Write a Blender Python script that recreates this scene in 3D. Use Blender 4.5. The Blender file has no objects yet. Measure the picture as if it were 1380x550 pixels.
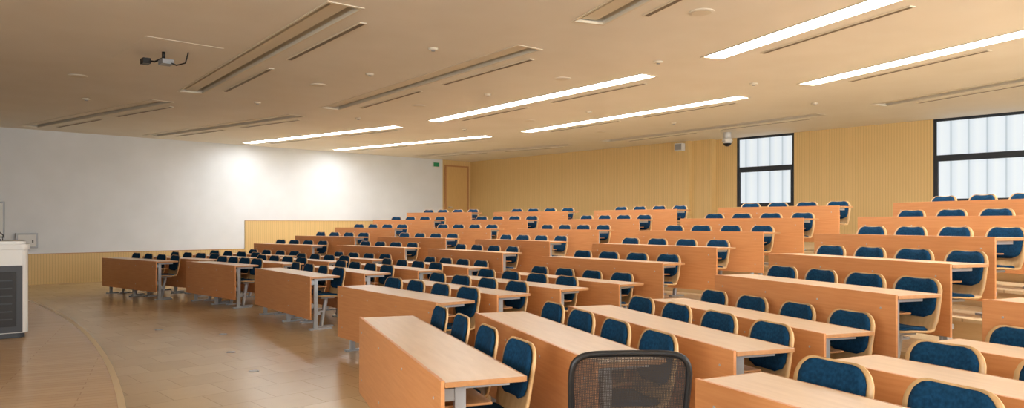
import bpy, bmesh, random
from math import *
from mathutils import Vector, Matrix
random.seed(4)
S=bpy.context.scene
COL=bpy.context.collection
try:
    S.view_settings.view_transform='Standard'
    S.view_settings.exposure=0.0
except Exception: pass

# ------------------------------------------------------------------ materials
def lin(c):
    return tuple(((v/255)/12.92 if v/255<=.04045 else ((v/255+.055)/1.055)**2.4) for v in c)+(1,)
def newmat(name,rgb=(128,128,128),rough=.5,metal=0,emit=None,es=0,spec=.5):
    m=bpy.data.materials.new(name);m.use_nodes=True
    b=m.node_tree.nodes['Principled BSDF']
    b.inputs['Base Color'].default_value=lin(rgb);b.inputs['Roughness'].default_value=rough
    b.inputs['Metallic'].default_value=metal
    b.inputs['Specular IOR Level'].default_value=spec
    if emit:
        b.inputs['Emission Color'].default_value=lin(emit);b.inputs['Emission Strength'].default_value=es
    return m
def tex_noise(m,c1,c2,scale=(1,1,1),nscale=5,detail=4,coord='Object',bump=0,bdist=.01):
    nt=m.node_tree;b=nt.nodes['Principled BSDF']
    tc=nt.nodes.new('ShaderNodeTexCoord');mp=nt.nodes.new('ShaderNodeMapping');mp.inputs['Scale'].default_value=scale
    nz=nt.nodes.new('ShaderNodeTexNoise');nz.inputs['Scale'].default_value=nscale;nz.inputs['Detail'].default_value=detail
    cr=nt.nodes.new('ShaderNodeValToRGB');cr.color_ramp.elements[0].position=.3;cr.color_ramp.elements[1].position=.7
    cr.color_ramp.elements[0].color=lin(c1);cr.color_ramp.elements[1].color=lin(c2)
    L=nt.links.new
    L(tc.outputs[coord],mp.inputs['Vector']);L(mp.outputs[0],nz.inputs['Vector']);L(nz.outputs['Fac'],cr.inputs['Fac']);L(cr.outputs[0],b.inputs['Base Color'])
    if bump:
        bp=nt.nodes.new('ShaderNodeBump');bp.inputs['Strength'].default_value=bump;bp.inputs['Distance'].default_value=bdist
        L(nz.outputs['Fac'],bp.inputs['Height']);L(bp.outputs[0],b.inputs['Normal'])
    return cr,b
def wood(name,c1,c2,scale,rough=.4):
    m=newmat(name,c1,rough);tex_noise(m,c1,c2,scale,4,6);return m
M={}
M['panel']=wood('desk_front_veneer',(202,136,84),(212,149,96),(14,.8,14),.4)
M['top']=wood('desk_top_laminate',(204,172,134),(214,184,148),(9,1,9),.3)
M['edge']=wood('desk_edge_wood',(176,124,78),(190,138,90),(9,1,9),.4)
M['metal']=newmat('painted_steel',(180,184,188),.35,.3)
M['ply']=wood('bent_plywood',(202,160,108),(216,176,124),(8,8,1.5),.38)
M['blue']=newmat('blue_upholstery',(16,50,82),.9,0,spec=.15)
tex_noise(M['blue'],(12,46,72),(22,66,98),(1,1,1),60,3,bump=.15,bdist=.002)
M['black']=newmat('black_plastic',(20,20,22),.45)
M['white']=newmat('white_plastic',(220,220,216),.4)
M['grey']=newmat('grey_metal',(150,152,154),.4,.3)
M['darkgrey']=newmat('dark_grey_panel',(58,62,68),.45)
M['frame']=newmat('dark_window_frame',(44,50,58),.4,.3)

def groove(name,c1,c2,axis,per):
    m=newmat(name,c1,.5);nt=m.node_tree;b=nt.nodes['Principled BSDF'];L=nt.links.new
    tc=nt.nodes.new('ShaderNodeTexCoord');sep=nt.nodes.new('ShaderNodeSeparateXYZ');L(tc.outputs['Object'],sep.inputs[0])
    d=nt.nodes.new('ShaderNodeMath');d.operation='DIVIDE';d.inputs[1].default_value=per;L(sep.outputs[axis],d.inputs[0])
    fr=nt.nodes.new('ShaderNodeMath');fr.operation='FRACT';L(d.outputs[0],fr.inputs[0])
    cr=nt.nodes.new('ShaderNodeValToRGB');e=cr.color_ramp.elements;e[0].position=0;e[0].color=(0,0,0,1);e[1].position=.16;e[1].color=(1,1,1,1)
    n=cr.color_ramp.elements.new(.84);n.color=(1,1,1,1);n=cr.color_ramp.elements.new(1);n.color=(0,0,0,1)
    L(fr.outputs[0],cr.inputs[0])
    nz=nt.nodes.new('ShaderNodeTexNoise');nz.inputs['Scale'].default_value=3;mp=nt.nodes.new('ShaderNodeMapping');mp.inputs['Scale'].default_value=(6,6,.6)
    L(tc.outputs['Object'],mp.inputs[0]);L(mp.outputs[0],nz.inputs['Vector'])
    mx=nt.nodes.new('ShaderNodeMix');mx.data_type='RGBA';mx.inputs[6].default_value=lin(c1);mx.inputs[7].default_value=lin(c2);L(nz.outputs['Fac'],mx.inputs[0])
    m2=nt.nodes.new('ShaderNodeMix');m2.data_type='RGBA';m2.inputs[6].default_value=lin(tuple(int(v*.92) for v in c1));L(mx.outputs[2],m2.inputs[7]);L(cr.outputs[0],m2.inputs[0])
    L(m2.outputs[2],b.inputs['Base Color'])
    bp=nt.nodes.new('ShaderNodeBump');bp.inputs['Strength'].default_value=.25;bp.inputs['Distance'].default_value=.004;L(cr.outputs[0],bp.inputs['Height']);L(bp.outputs[0],b.inputs['Normal'])
    return m
M['slatY']=groove('grooved_wood_wall_y',(214,181,120),(223,191,132),'Y',.06)
M['slatX']=groove('grooved_wood_wall_x',(214,181,120),(223,191,132),'X',.06)
M['ceil']=newmat('ceiling_paint',(232,225,210),.8);tex_noise(M['ceil'],(229,222,206),(234,228,214),(1,1,1),1.2,2)
M['wallw']=newmat('white_wall_paint',(226,228,228),.7);tex_noise(M['wallw'],(222,226,228),(228,232,235),(1,1,1),1.5,2)
M['trough']=newmat('trough_paint',(222,213,192),.6)
M['slot']=newmat('slot_diffuser_dark',(116,104,84),.6)
M['tube']=newmat('fluorescent_diffuser',(255,255,255),.5,emit=(250,252,255),es=25)
M['door']=wood('door_veneer',(206,168,106),(214,177,116),(8,8,1),.4)

def planks(name,c1,c2,c3,rough,bw,bh,rot=0):
    m=newmat(name,c1,rough);nt=m.node_tree;b=nt.nodes['Principled BSDF'];L=nt.links.new
    tc=nt.nodes.new('ShaderNodeTexCoord');mp=nt.nodes.new('ShaderNodeMapping');mp.inputs['Rotation'].default_value=(0,0,rot)
    br=nt.nodes.new('ShaderNodeTexBrick');br.inputs['Scale'].default_value=1;br.inputs['Brick Width'].default_value=bw;br.inputs['Row Height'].default_value=bh
    br.inputs['Mortar Size'].default_value=.004;br.inputs['Color1'].default_value=lin(c1);br.inputs['Color2'].default_value=lin(c2);br.inputs['Mortar'].default_value=lin(c3)
    L(tc.outputs['Object'],mp.inputs[0]);L(mp.outputs[0],br.inputs['Vector'])
    nz=nt.nodes.new('ShaderNodeTexNoise');nz.inputs['Scale'].default_value=6;nz.inputs['Detail'].default_value=5
    L(mp.outputs[0],nz.inputs['Vector'])
    mx=nt.nodes.new('ShaderNodeMix');mx.data_type='RGBA';mx.blend_type='MULTIPLY';mx.inputs[0].default_value=.3
    cr=nt.nodes.new('ShaderNodeValToRGB');cr.color_ramp.elements[0].color=(.7,.7,.7,1);cr.color_ramp.elements[1].color=(1.1,1.1,1.1,1)
    L(nz.outputs['Fac'],cr.inputs[0]);L(br.outputs['Color'],mx.inputs[6]);L(cr.outputs[0],mx.inputs[7]);L(mx.outputs[2],b.inputs['Base Color'])
    return m
M['floor']=planks('wood_floor',(192,166,126),(204,178,138),(170,144,106),.24,.45,.45,0)
M['stage']=planks('stage_wood_floor',(190,154,112),(198,162,120),(172,136,98),.24,1.2,.1,.3)
M['tier']=planks('tier_wood_floor',(210,184,144),(218,193,153),(184,158,120),.35,.9,.15,1.57)
M['riser']=wood('riser_wood',(204,172,126),(214,183,138),(1,1,8),.4)
M['stripe']=newmat('stage_edge_trim',(208,184,146),.4)

def pane_mat():
    m=newmat('frosted_channel_glass',(120,126,130),.4,spec=.2);nt=m.node_tree;b=nt.nodes['Principled BSDF'];L=nt.links.new
    tc=nt.nodes.new('ShaderNodeTexCoord');sep=nt.nodes.new('ShaderNodeSeparateXYZ');L(tc.outputs['Object'],sep.inputs[0])
    d=nt.nodes.new('ShaderNodeMath');d.operation='DIVIDE';d.inputs[1].default_value=.33;L(sep.outputs['Y'],d.inputs[0])
    fr=nt.nodes.new('ShaderNodeMath');fr.operation='FRACT';L(d.outputs[0],fr.inputs[0])
    cr=nt.nodes.new('ShaderNodeValToRGB');e=cr.color_ramp.elements;e[0].position=0;e[0].color=lin((170,186,196));e[1].position=.08;e[1].color=lin((226,235,241))
    n=cr.color_ramp.elements.new(.55);n.color=lin((236,243,247));n=cr.color_ramp.elements.new(.92);n.color=lin((216,227,234));n=cr.color_ramp.elements.new(1);n.color=lin((170,186,196))
    L(fr.outputs[0],cr.inputs[0]);L(cr.outputs[0],b.inputs['Emission Color']);b.inputs['Emission Strength'].default_value=.87
    return m
M['pane']=pane_mat()

# ------------------------------------------------------------------ mesh helpers
class MB:
    def __init__(s,mats): s.bm=bmesh.new();s.mats=mats
    def box(s,x0,x1,y0,y1,z0,z1,mat=0,R=None):
        vs=[(x,y,z) for z in (z0,z1) for y in (y0,y1) for x in (x0,x1)]
        vs=[s.bm.verts.new((R@Vector(v)) if R else v) for v in vs]
        for f in ((0,2,3,1),(4,5,7,6),(0,1,5,4),(2,6,7,3),(0,4,6,2),(1,3,7,5)):
            fc=s.bm.faces.new([vs[i] for i in f]);fc.material_index=mat
        return vs
    def prism(s,poly,z0,z1,mat=0,side=None):
        a=[s.bm.verts.new((p[0],p[1],z0)) for p in poly];b=[s.bm.verts.new((p[0],p[1],z1)) for p in poly]
        n=len(poly)
        f=s.bm.faces.new(b);f.material_index=mat
        f=s.bm.faces.new(a[::-1]);f.material_index=mat
        for i in range(n):
            f=s.bm.faces.new((a[i],a[(i+1)%n],b[(i+1)%n],b[i]));f.material_index=mat if side is None else side
    def tube(s,pts,r,mat=0,seg=10,rad=None,cap=True):
        rings=[]
        pts=[Vector(p) for p in pts]
        up=Vector((0,0,1))
        for i,p in enumerate(pts):
            t=(pts[min(i+1,len(pts)-1)]-pts[max(i-1,0)]).normalized()
            u=t.cross(up)
            if u.length<1e-3: u=t.cross(Vector((0,1,0)))
            u.normalize();v=t.cross(u)
            rr=rad[i] if rad else r
            rings.append([s.bm.verts.new(p+(u*cos(2*pi*k/seg)+v*sin(2*pi*k/seg))*rr) for k in range(seg)])
        for a,b in zip(rings,rings[1:]):
            for k in range(seg):
                f=s.bm.faces.new((a[k],a[(k+1)%seg],b[(k+1)%seg],b[k]));f.material_index=mat;f.smooth=True
        if cap:
            for rg in (rings[0],rings[-1][::-1]):
                f=s.bm.faces.new(rg);f.material_index=mat
    def disc(s,c,r,z0,z1,mat=0,seg=20,r2=None):
        r2=r if r2 is None else r2
        s.tube([(c[0],c[1],z0),(c[0],c[1],z1)],r,mat,seg,[r,r2])
    def obj(s,name,bevel=0,recalc=True,parent=None):
        if recalc: bmesh.ops.recalc_face_normals(s.bm,faces=s.bm.faces[:])
        me=bpy.data.meshes.new(name);s.bm.to_mesh(me);s.bm.free()
        for m in s.mats: me.materials.append(M[m])
        o=bpy.data.objects.new(name,me);COL.objects.link(o)
        if bevel:
            b=o.modifiers.new('bevel','BEVEL');b.width=bevel;b.segments=2;b.limit_method='ANGLE'
        if parent: o.parent=parent
        return o

# ------------------------------------------------------------------ layout data (metres, world)
# front line of each desk: far end x,y / near end x,y ; rows 1..9
D={
'z':[None,(2.93,1.90,2.25,-.38),(3.84,1.70,3.16,-.59),(4.81,1.56,4.14,-.72),(5.56,1.40,4.89,-.89),(6.53,1.20,5.86,-1.09),(7.54,.99,6.87,-1.30),(8.55,.78,7.87,-1.51),(9.55,.57,8.88,-1.72)],
'a':[(2.94,4.91,2.02,2.66),(3.78,4.52,2.88,2.47),(4.67,4.32,3.72,2.16),(5.66,4.22,4.73,2.09),(6.31,3.87,5.45,1.90),(7.35,3.85,6.47,1.85),(8.43,3.84,7.53,1.80),(9.48,3.76,8.55,1.65),(10.54,3.71,9.56,1.49)],
'b':[(4.20,7.49,3.98,5.31),(5.08,7.81,4.83,5.43),(6.03,7.95,5.77,5.45),(7.01,7.89,6.75,5.42),(7.76,7.71,7.53,5.35),(8.74,7.56,8.51,5.19),(9.76,7.43,9.53,5.07),(10.78,7.29,10.55,4.97),(11.80,7.16,11.57,4.87)],
'c':[(4.87,11.33,4.64,9.01),(5.71,11.37,5.48,9.02),(6.65,11.40,6.42,9.03),(7.63,11.43,7.40,9.03),(8.41,11.48,8.17,9.05),(9.37,11.21,9.15,8.90),(10.39,11.04,10.15,8.63),(11.39,10.82,11.16,8.48),(12.41,10.68,12.18,8.32)],
'd':[(4.76,14.15,4.90,12.20),(5.58,14.25,5.73,12.15),(6.50,14.40,6.65,12.20),(7.46,14.55,7.62,12.25),(8.20,14.66,8.38,12.25),(9.20,14.55,9.37,12.18),(10.22,14.40,10.41,11.92),(11.26,14.15,11.43,11.83),(12.29,13.95,12.47,11.53)],
'e':[(3.98,16.85,4.33,14.50),(4.80,16.97,5.15,14.60),(5.71,17.09,6.07,14.75),(6.67,17.21,7.02,14.88),(7.42,17.32,7.77,15.02),(8.43,17.17,8.78,14.88),(9.48,17.05,9.81,14.78),(10.53,16.87,10.86,14.60),(11.57,16.80,11.92,14.40)]}
FZ=[0,0,0,0,.22,.40,.60,.80,1.00]
XB,YS,ZC=16.77,20.30,3.68
XF,YN=-5.0,-6.5

# ------------------------------------------------------------------ room shell
b=MB(['floor']);b.box(XF-.2,XB+.9,YN-.2,YS+.2,-.2,0);b.obj('floor')
cx,cy,R=2.43-37.8,14.0,37.8
arc=[]
for i in range(41):
    y=YN+.01+(YS-YN-.02)*i/40
    arc.append((cx+sqrt(R*R-(y-cy)**2),y))
b=MB(['stage','stripe'])
poly=[(XF+.01,YN+.01)]+[(x-.05,y) for x,y in arc]+[(XF+.01,YS-.01)]
b.prism(poly,0,.12,0)
b.prism([(x-.05,y) for x,y in arc]+[(x,y) for x,y in arc[::-1]],0,.122,1)
b.obj('stage_platform')
def line(r):
    pts=[]
    for c in 'zabcde':
        d=D[c][r]
        pts+= [(d[2]-.14,d[3]),(d[0]-.14,d[1])]
    p0,p1=pts[0],pts[1];k=(p1[0]-p0[0])/(p1[1]-p0[1])
    pts=[(p0[0]+k*(YN-p0[1]),YN)]+pts
    p0,p1=pts[-2],pts[-1];k=(p1[0]-p0[0])/(p1[1]-p0[1])
    pts.append((p1[0]+k*(YS-p1[1]),YS))
    return pts
b=MB(['tier','riser'])
for r in range(4,9):
    A=line(r)
    B=line(r+1) if r<8 else [(XB+.9,p[1]) for p in A]
    for i in range(len(A)-1):
        q=[A[i],A[i+1],B[i+1],B[i]]
        b.prism(q,FZ[r]-.03,FZ[r],0)
        b.prism([(A[i][0]+.02,A[i][1]),(A[i+1][0]+.02,A[i+1][1]),B[i+1],B[i]],0,FZ[r]-.03,1)
b.obj('tiered_floor')

def steps(ca,cb,name):
    b=MB(['tier'])
    for r in range(4,9):
        n=D[ca][r];m=D[cb][r]
        y0=n[1]+.12;y1=m[3]-.12
        if y1-y0<.35: continue
        x0=n[0]-.14;x1=m[2]-.14
        zl=FZ[r-1];z=zl+(FZ[r]-zl)/2
        b.prism([(x0-.32,y0),(x0+.02,y0),(x1,y1),(x1-.32,y1)],zl,z,0)
    b.obj(name)
steps('z','a','aisle_step');steps('a','b','aisle_step');steps('b','c','aisle_step')

# ceiling slab with recessed troughs
def troughs():
    out=[]
    spec=[(4.35,False),(6.95,False),(9.45,True),(12.2,True),(15.2,False)]
    segs=[(-5.2,-1.0),(-.4,5.3),(6.5,12.7),(13.9,19.75)]
    for X0,lit in spec:
        for y0,y1 in segs:
            X=lambda y:X0-(y-12)**2/50
            out.append((Vector((X(y0),y0,0)),Vector((X(y1),y1,0)),lit))
    return out
TR=troughs()
cb=MB(['ceil']);cb.box(XF-.2,XB+.9,YN-.2,YS+.2,ZC,ZC+.35);ceil=cb.obj('ceiling')
kb=MB(['trough'])
fix=[]
for p,q,lit in TR:
    L=(q-p).length;mid=(p+q)/2;ang=atan2(q.y-p.y,q.x-p.x)
    Rm=Matrix.Translation((mid.x,mid.y,0))@Matrix.Rotation(ang,4,'Z')
    hw=.17 if lit else .20
    kb.box(-L/2,L/2,-hw,hw,ZC-.1,ZC+.11,0,Rm)
    fix.append((Rm,L,lit,hw))
cut=kb.obj('cutter')
md=ceil.modifiers.new('bool','BOOLEAN');md.object=cut;md.operation='DIFFERENCE';md.solver='EXACT'
dg=bpy.context.evaluated_depsgraph_get();me=bpy.data.meshes.new_from_object(ceil.evaluated_get(dg))
ceil.modifiers.clear();ceil.data=me
bpy.data.objects.remove(cut)
for Rm,L,lit,hw in fix:
    b=MB(['trough','tube','slot'])
    h=L/2
    b.box(-h,h,-hw,-hw+.025,ZC-.008,ZC+.02,0);b.box(-h,h,hw-.025,hw,ZC-.008,ZC+.02,0)
    b.box(-h,-h+.04,-hw+.025,hw-.025,ZC-.008,ZC+.02,0);b.box(h-.04,h,-hw+.025,hw-.025,ZC-.008,ZC+.02,0)
    if lit:
        b.box(-h+.05,h-.05,-.13,.13,ZC+.02,ZC+.035,1)
    else:
        b.box(-h+.05,h-.05,-.09,.09,ZC+.03,ZC+.08,0)
    for s0,s1 in ((-h+.5,-.35),(.35,h-.5)):
        b.box(s0,s1,-.47,-.39,ZC-.012,ZC-.001,0)
        b.box(s0+.02,s1-.02,-.455,-.405,ZC-.014,ZC-.011,2)
    o=b.obj('linear_ceiling_light' if lit else 'ceiling_light_trough');o.matrix_world=Rm

# walls
b=MB(['wallw']);b.box(XF-.2,15.5,YS,YS+.2,0,ZC);b.obj('wall_far')
b=MB(['slatX']);b.box(15.5,XB+.9,YS,YS+.2,0,ZC);b.obj('wall_far_door_bay')
b=MB(['slatX','edge'])
b.box(XF,8.43,YS-.035,YS,0,.72);b.box(8.43,15.4,YS-.05,YS,0,1.52)
b.box(XF,8.43,YS-.045,YS,.72,.735,1);b.box(8.43,15.4,YS-.06,YS,1.52,1.535,1);b.obj('trim_wainscot')
b=MB(['wallw']);b.box(XF-.2,XF,YN,YS,0,ZC);b.obj('wall_front')
b=MB(['wallw']);b.box(XF-.2,XB+.9,YN-.2,YN,0,ZC);b.obj('wall_near')
XR=XB+.35
b=MB(['slatY','slatX']);b.box(XB,XR+.3,11.05,YS,0,ZC);b.obj('wall_back')
W=[(8.30,9.85),(3.25,5.22),(-1.8,.3)]
b=MB(['slatY'])
SILL=1.88
b.box(XR,XR+.25,YN,11.05,0,SILL)
ys=[11.05]
for y0,y1 in W: ys+=[y1,y0]
ys.append(YN)
for i in range(0,len(ys),2): b.box(XR,XR+.25,ys[i+1],ys[i],SILL,ZC)
b.obj('wall_back_window_bay')
b=MB(['slatY']);b.box(XB+.12,XR,10.45,11.05,0,ZC);b.obj('trim_1')
def window(i,O,U,w,z0,z1,zt):
    b=MB(['frame','pane']);t=.055
    R=Matrix.Translation(O)@Matrix.Rotation(U,4,'Z')
    B=lambda a,b_,c,d,e,f,m=0: b.box(a,b_,c,d,e,f,m)
    x0,x1=.02,.10
    B(x0,x1,0,t,z0,z1);B(x0,x1,w-t,w,z0,z1);B(x0,x1,t,w-t,z1-t,z1);B(x0,x1,t,w-t,z0,z0+t)
    B(x0-.02,x1,t,w-t,zt-.045,zt+.045)
    B(x0-.015,x1,t,t+.035,z0+t,zt-.045);B(x0-.015,x1,w-t-.035,w-t,z0+t,zt-.045)
    B(x0-.015,x1,t+.035,w-t-.035,z0+t,z0+t+.04);B(x0-.015,x1,t+.035,w-t-.035,zt-.085,zt-.045)
    B(x0+.045,x0+.055,t,w-t,z0+t,z1-t,1)
    o=b.obj('window_%d'%i);o.matrix_world=R
for i,(y0,y1) in enumerate(W): window(i+1,(XR,y0,0),0,y1-y0,SILL,ZC,2.86)
for i,x in enumerate((2.2,5.6,9.0,12.4)): window(4+i,(x,YN+.12,0),-pi/2,2.4,1.3,3.5,2.6)  # invented windows on the unseen near wall, added to go with the fill lamp
for i,y in enumerate((-4.5,-.5)): window(8+i,(XF+.12,y+2.6,0),pi,2.6,1.3,3.5,2.6)  # made-up front wall windows behind the camera, paired with the other fill lamp
# door
b=MB(['door','edge','metal'])
Yd=YS-.012
b.box(15.62,16.58,Yd-.04,Yd,1.0,3.45,0)
b.box(15.57,15.62,Yd-.055,Yd,1.0,3.50,1);b.box(16.58,16.63,Yd-.055,Yd,1.0,3.50,1);b.box(15.62,16.58,Yd-.055,Yd,3.45,3.50,1)
b.tube([(15.72,Yd-.04,2.02),(15.72,Yd-.1,2.02),(15.84,Yd-.1,2.02)],.012,2)
b.obj('door_1')
M['green']=newmat('exit_sign_green',(20,100,60),.4,emit=(30,130,80),es=.25)
b=MB(['white','green']);b.box(15.05,15.33,YS-.05,YS-.01,3.40,3.58,0);b.box(15.07,15.31,YS-.056,YS-.05,3.42,3.56,1);b.obj('exit_sign',.004)

# ------------------------------------------------------------------ desks
def desk(c,r):
    d=D[c][r]
    if d is None: return
    F=Vector((d[0],d[1],0));N=Vector((d[2],d[3],0));t=(F-N);L=t.length;t.normalize()
    ang=atan2(t.y,t.x)-pi/2
    Mx=Matrix.Translation((F.x,F.y,FZ[r]))@Matrix.Rotation(ang,4,'Z')
    b=MB(['panel','top','edge','metal'])
    b.box(0,.02,-L,0,.16,.745,0)
    b.box(.021,.42,-L+.002,-.002,.715,.737,1)
    b.box(.42,.428,-L+.002,-.002,.712,.738,2)
    b.box(.021,.42,-L-.004,-L+.002,.712,.738,2);b.box(.021,.42,-.002,.004,.712,.738,2)
    b.box(.05,.30,-L+.14,-.14,.58,.592,2)
    n=3
    for i in range(n):
        y=-.13-(L-.26)*i/(n-1)
        b.box(.10,.155,y-.02,y+.02,.02,.715,3)
        b.box(.02,.10,y-.015,y+.015,.30,.36,3)
        b.box(.02,.10,y-.015,y+.015,.62,.68,3)
        b.box(.10,.38,y-.018,y+.018,.675,.712,3)
        b.box(.04,.36,y-.03,y+.03,0,.022,3)
    for i in range(4):
        y=-.13-(L-.26)*i/3
        for z in (.28,.64):
            b.tube([(.0,y,z),(-.004,y,z)],.008,3,8)
    b.box(.16,.20,-L+.13,-.13,.20,.24,3)
    o=b.obj('lecture_desk',.003);o.matrix_world=Mx
    return Mx,L

# ------------------------------------------------------------------ chair mesh (shared)
def chair_mesh():
    bm=bmesh.new()
    P=[(-.34,.435),(-.30,.442),(-.22,.442),(-.12,.434),(-.04,.428),(.015,.435),(.045,.463),(.058,.505),(.068,.56),(.080,.636),(.094,.712),(.108,.778),(.113,.803),(.117,.818),(.120,.828)]
    P=[Vector((p[0],0,p[1])) for p in P]
    Q=[]
    for i in range(len(P)-1):
        for k in range(2): Q.append(P[i].lerp(P[i+1],k/2))
    Q.append(P[-1]);P=Q
    s=[0]
    for i in range(1,len(P)): s.append(s[-1]+(P[i]-P[i-1]).length)
    T=s[-1];NW=12
    def wbase(si):
        u=si/T
        return .212-.018*exp(-((u-.48)/.09)**2)
    def nrm(i):
        t=(P[min(i+1,len(P)-1)]-P[max(i-1,0)]).normalized()
        return Vector((-t.z,0,t.x))
    def sheet(i0,i1,off,th,inset,rr,mat,bulge=0):
        s0,s1=s[i0],s[i1]
        top=[];bot=[]
        for i in range(i0,i1+1):
            n=nrm(i)
            e=min(s[i]-s0,s1-s[i]);W=wbase(s[i])-inset
            if e<rr:
                k=(rr-e)/rr;W=W-rr*(1-sqrt(max(0,1-k*k)))*.95
            a=[];c=[]
            for j in range(NW+1):
                v=-1+2*j/NW
                y=W*v
                cup=.022*(v*v)*(1 if s[i]/T>.5 else .35)
                edge=min(1,(1-abs(v))/.14)*min(1,(e+.004)/.03)
                base=P[i]+n*(off+cup)+Vector((0,y,0))
                a.append(bm.verts.new(base+n*(th+bulge*edge)));c.append(bm.verts.new(base))
            top.append(a);bot.append(c)
        m=len(top)
        def F(vs):
            f=bm.faces.new(vs);f.material_index=mat;f.smooth=True
        for i in range(m-1):
            for j in range(NW):
                F((top[i][j],top[i][j+1],top[i+1][j+1],top[i+1][j]))
                F((bot[i][j],bot[i+1][j],bot[i+1][j+1],bot[i][j+1]))
            F((top[i][0],top[i+1][0],bot[i+1][0],bot[i][0]));F((top[i][NW],bot[i][NW],bot[i+1][NW],top[i+1][NW]))
        for j in range(NW):
            F((top[0][j],bot[0][j],bot[0][j+1],top[0][j+1]));F((top[-1][j],top[-1][j+1],bot[-1][j+1],bot[-1][j]))
    n=len(P)-1
    sheet(0,n,0,.014,0,.11,0)
    sheet(1,10,.015,.006,.028,.07,1,.016)
    sheet(15,n-2,.015,.006,.030,.09,1,.014)
    bmesh.ops.recalc_face_normals(bm,faces=bm.faces[:])
    mb=MB(['ply','blue','metal']);mb.bm.free();mb.bm=bm
    mb.box(-.22,-.02,-.07,.07,.405,.426,2)
    mb.tube([(-.12,0,.41),(-.125,0,.36),(-.16,0,.2),(-.19,0,.015)],.03,2,10,[.03,.03,.028,.028])
    mb.box(-.27,-.02,-.035,.035,0,.02,2)
    mb.box(-.30,-.16,-.02,.02,.205,.235,2)
    me=bpy.data.meshes.new('auditorium_chair');bm.to_mesh(me);bm.free()
    for m in mb.mats: me.materials.append(M[m])
    return me
CH=chair_mesh()
for c in 'edcbaz':
    for r in range(9):
        q=desk(c,r)
        if not q: continue
        Mx,L=q
        n=4
        pitch=(L-.62)/(n-1) if L<2.3 else .56
        for i in range(n):
            y=-.30-i*pitch
            o=bpy.data.objects.new('auditorium_chair',CH);COL.objects.link(o)
            o.matrix_world=Mx@Matrix.Translation((.49,y,0))@Matrix.Rotation(random.uniform(-.05,.05),4,'Z')

# ------------------------------------------------------------------ mesh office chair
def office_chair(loc,ang):
    root=bpy.data.objects.new('mesh_office_chair',None);COL.objects.link(root)
    b=MB(['black'])
    NE=7
    def hwz(v): return .220-.012*(1-v)*.5*1.6
    def P(u):
        c_,s_=cos(u),sin(u)
        x=abs(c_)**(2/NE)*(1 if c_>=0 else -1);z=abs(s_)**(2/NE)*(1 if s_>=0 else -1)
        return Vector((x*hwz(z),.02-.03*x*x-.05*z,.765+z*.235))
    ring=[P(2*pi*k/96) for k in range(97)]
    b.tube(ring,.012,0,8,cap=False)
    b.tube([(-.19,-.0,.64),(0,.03,.62),(.19,0,.64)],.012,0,8)
    b.tube([(0,.05,.40),(0,.10,.5),(0,.08,.62),(0,.04,.66)],.022,0,10)
    b.obj('back_frame',parent=root)
    b=MB(['mesh'])
    g=[]
    for i in range(17):
        row=[]
        for j in range(25):
            u=-1+2*i/16;v=-cos(pi*j/24)
            lim=max((1-abs(v)**NE),0)**(1/NE)
            row.append(b.bm.verts.new((u*hwz(v)*lim,.02-.03*u*u-.05*v,.765+v*.235)))
        g.append(row)
    for i in range(16):
        for j in range(24):
            f=b.bm.faces.new((g[i][j],g[i+1][j],g[i+1][j+1],g[i][j+1]));f.smooth=True
    b.obj('mesh_back',parent=root)
    b=MB(['black'])
    b.box(-.24,.24,-.46,.0,.43,.49,0);b.obj('seat',.025,parent=root)
    b=MB(['black'])
    b.tube([(0,-.22,.43),(0,-.22,.1)],.028,0,12)
    for k in range(5):
        a=2*pi*k/5+.3
        e=Vector((.3*cos(a),-.22+.3*sin(a),.07))
        b.tube([(0,-.22,.11),tuple(e)],.02,0,8)
        b.tube([(e.x-.02*sin(a),e.y+.02*cos(a),.03),(e.x+.02*sin(a),e.y-.02*cos(a),.03)],.03,0,12)
    for sx in (-1,1):
        b.tube([(sx*.22,-.2,.46),(sx*.29,-.2,.48),(sx*.29,-.2,.62)],.014,0,8)
        b.box(sx*.29-.035,sx*.29+.035,-.33,-.06,.62,.645,0)
    b.box(-.1,.1,-.3,.06,.40,.435,0)
    b.obj('base_and_arms',parent=root)
    root.location=loc;root.rotation_euler=(0,0,ang)
mm=newmat('black_mesh_fabric',(44,38,34),.7);nt=mm.node_tree;bs=nt.nodes['Principled BSDF']
tc=nt.nodes.new('ShaderNodeTexCoord');sp=nt.nodes.new('ShaderNodeSeparateXYZ');nt.links.new(tc.outputs['Object'],sp.inputs[0])
def stripe(ax,per,duty):
    a=nt.nodes.new('ShaderNodeMath');a.operation='DIVIDE';a.inputs[1].default_value=per;nt.links.new(sp.outputs[ax],a.inputs[0])
    f=nt.nodes.new('ShaderNodeMath');f.operation='FRACT';nt.links.new(a.outputs[0],f.inputs[0])
    g=nt.nodes.new('ShaderNodeMath');g.operation='LESS_THAN';g.inputs[1].default_value=duty;nt.links.new(f.outputs[0],g.inputs[0]);return g
g1=stripe('X',.005,.64);g2=stripe('Z',.005,.64)
mxx=nt.nodes.new('ShaderNodeMath');mxx.operation='MAXIMUM';nt.links.new(g1.outputs[0],mxx.inputs[0]);nt.links.new(g2.outputs[0],mxx.inputs[1])
nt.links.new(mxx.outputs[0],bs.inputs['Alpha'])
M['mesh']=mm
PSI=radians(42.84)
office_chair((2.12,1.66,0),-PSI+.05)

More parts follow.
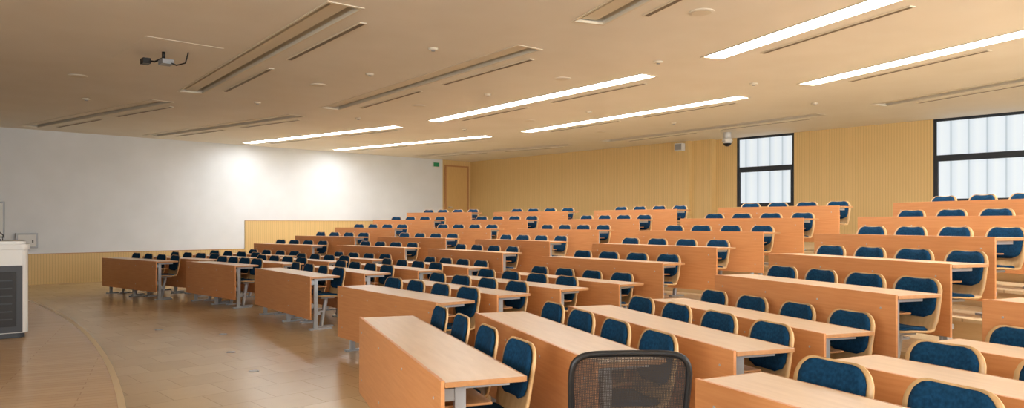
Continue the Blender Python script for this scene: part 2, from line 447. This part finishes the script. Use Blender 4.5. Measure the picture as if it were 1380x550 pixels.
# ------------------------------------------------------------------ lectern
b=MB(['white','darkgrey','black','grey'])
zs=.1225
def rbox(b,x0,x1,y0,y1,z0,z1,r,mat):
    pts=[]
    for cx_,cy_,a0 in ((x1-r,y1-r,0),(x0+r,y1-r,90),(x0+r,y0+r,180),(x1-r,y0+r,270)):
        for k in range(7):
            a=radians(a0+15*k);pts.append((cx_+r*cos(a),cy_+r*sin(a)))
    b.prism(pts,z0,z1,mat)
rbox(b,-.53,.53,-.34,.34,0,.06,.10,1)
rbox(b,-.56,.56,-.37,.37,.06,1.04,.08,0)
rbox(b,-.58,.58,-.39,.39,1.04,1.10,.09,0)
rbox(b,-.54,.54,-.36,.36,1.10,1.135,.09,0)
b.box(-.50,.50,-.385,-.36,.07,.85,1)
b.box(-.44,.44,-.392,-.385,.14,.78,2)
for k in range(6): b.box(-.40,.40,-.398,-.39,.22+.09*k,.235+.09*k,1)
b.box(-.45,.30,-.2,.2,1.135,1.16,1)
b.tube([(.32,.05,1.12),(.33,.05,1.2),(.28,0,1.25),(.20,-.06,1.26)],.008,2,8);b.tube([(.20,-.06,1.26),(.15,-.09,1.255)],.016,2,10)
o=b.obj('podium_lectern',.01);o.location=(1.10,10.55,zs);o.rotation_euler=(0,0,-.1)

# wall things
b=MB(['white','grey']);b.box(.6,2.78,YS-.035,YS-.012,1.12,1.96,1);b.box(.64,2.74,YS-.04,YS-.035,1.16,1.92,0);b.obj('whiteboard',.004)
b=MB(['grey','white','black']);b.box(2.98,3.42,YS-.09,YS-.01,.87,1.23,0);b.box(3.02,3.38,YS-.096,YS-.09,.91,1.19,1);b.box(3.3,3.33,YS-.1,YS-.095,1.0,1.06,2);b.obj('wall_control_box',.006)
b=MB(['white','grey']);b.box(XB-.16,XB-.01,11.18,11.42,3.42,3.62,0);b.box(XB-.165,XB-.16,11.2,11.4,3.44,3.6,1);b.obj('wall_speaker',.02)

# ceiling devices
b=MB(['white','black']);b.disc((15.9,9.40),.09,ZC-.14,ZC,0);b.disc((15.9,9.40),.13,ZC-.22,ZC-.14,0,24,.11)
bmesh.ops.create_uvsphere(b.bm,u_segments=20,v_segments=12,radius=.105,matrix=Matrix.Translation((15.9,9.40,ZC-.24)))
for f in b.bm.faces:
    if f.calc_center_median().z<ZC-.27: f.material_index=1
o=b.obj('dome_security_camera')
b=MB(['ceil','slot','black','grey'])
b.box(2.65,3.55,9.2,10.7,ZC-.004,ZC,0)
b.tube([(3.05,9.9,ZC),(3.05,9.9,ZC-.09)],.022,2,12)
b.tube([(3.05,9.9,ZC-.08),(2.98,10.02,ZC-.12),(2.93,10.12,ZC-.10)],.012,2,8)
b.box(2.86,2.95,10.08,10.22,ZC-.14,ZC-.07,2)
b.tube([(3.05,9.9,ZC-.1),(3.15,9.72,ZC-.19),(3.22,9.6,ZC-.17),(3.24,9.55,ZC-.04)],.009,2,8)
b.box(3.0,3.14,9.78,9.95,ZC-.17,ZC-.11,3)
b.obj('ceiling_projector_mount')
for (x,y) in ((5.75,9.3),(8.15,9.4),(5.5,7.4),(10.9,9.5),(8.2,5.9),(5.6,12.9),(8.0,13.4),(10.8,13.3),(13.5,9.3),(10.6,5.8),(3.2,14.6),(13.2,6.0)):
    b=MB(['trough','grey']);b.disc((x,y),.05,ZC-.025,ZC,0,18,.065);b.disc((x,y),.025,ZC-.035,ZC-.025,1,12,.025);b.obj('smoke_detector')
for (x,y) in ((5.6,10.6),(8.0,11.2),(8.1,7.6),(10.9,11.2),(6.6,4.2),(13.5,11.4),(2.6,12.4)):
    b=MB(['ceil','trough']);b.disc((x,y),.13,ZC-.008,ZC,0,28);b.disc((x,y),.10,ZC-.012,ZC-.008,1,28);b.obj('ceiling_speaker')
for (x,y) in ((3.25,8.2),(3.0,7.0),(3.7,9.6),(3.2,10.6)):
    b=MB(['grey','metal']);b.disc((x,y),.05,0,.004,0,20);b.disc((x,y),.035,.004,.006,1,16);b.obj('floor_outlet')

# ------------------------------------------------------------------ added fill lamps, out of view by the near and front walls
def area(name,loc,rot,sx,sy,p,col=(.96,.98,1)):
    l=bpy.data.lights.new(name,'AREA');l.shape='RECTANGLE';l.size=sx;l.size_y=sy;l.energy=p;l.color=col
    o=bpy.data.objects.new(name,l);COL.objects.link(o);o.location=loc;o.rotation_euler=rot;return o
area('added_fill_near_wall',(8.5,YN+.3,2.2),(pi/2+.2,0,0),12,2.0,780)  # added fill to lift the ceiling and near seating, no real source
area('added_fill_front_wall',(XF+.3,-.5,2.2),(pi/2+.2,0,-pi/2),7,2.0,560)  # extra fill from behind the camera for the desk fronts

# ------------------------------------------------------------------ world + camera
w=bpy.data.worlds.new('world');S.world=w;w.use_nodes=True
w.node_tree.nodes['Background'].inputs[0].default_value=lin((200,215,235));w.node_tree.nodes['Background'].inputs[1].default_value=1
cd=bpy.data.cameras.new('camera');cam=bpy.data.objects.new('camera',cd);COL.objects.link(cam);S.camera=cam
cd.sensor_width=36;cd.lens=975/1380*36;cd.shift_y=25/1380;cd.clip_start=.05;cd.clip_end=200
cam.location=(0,0,1.475);cam.rotation_euler=(pi/2,0,-PSI)
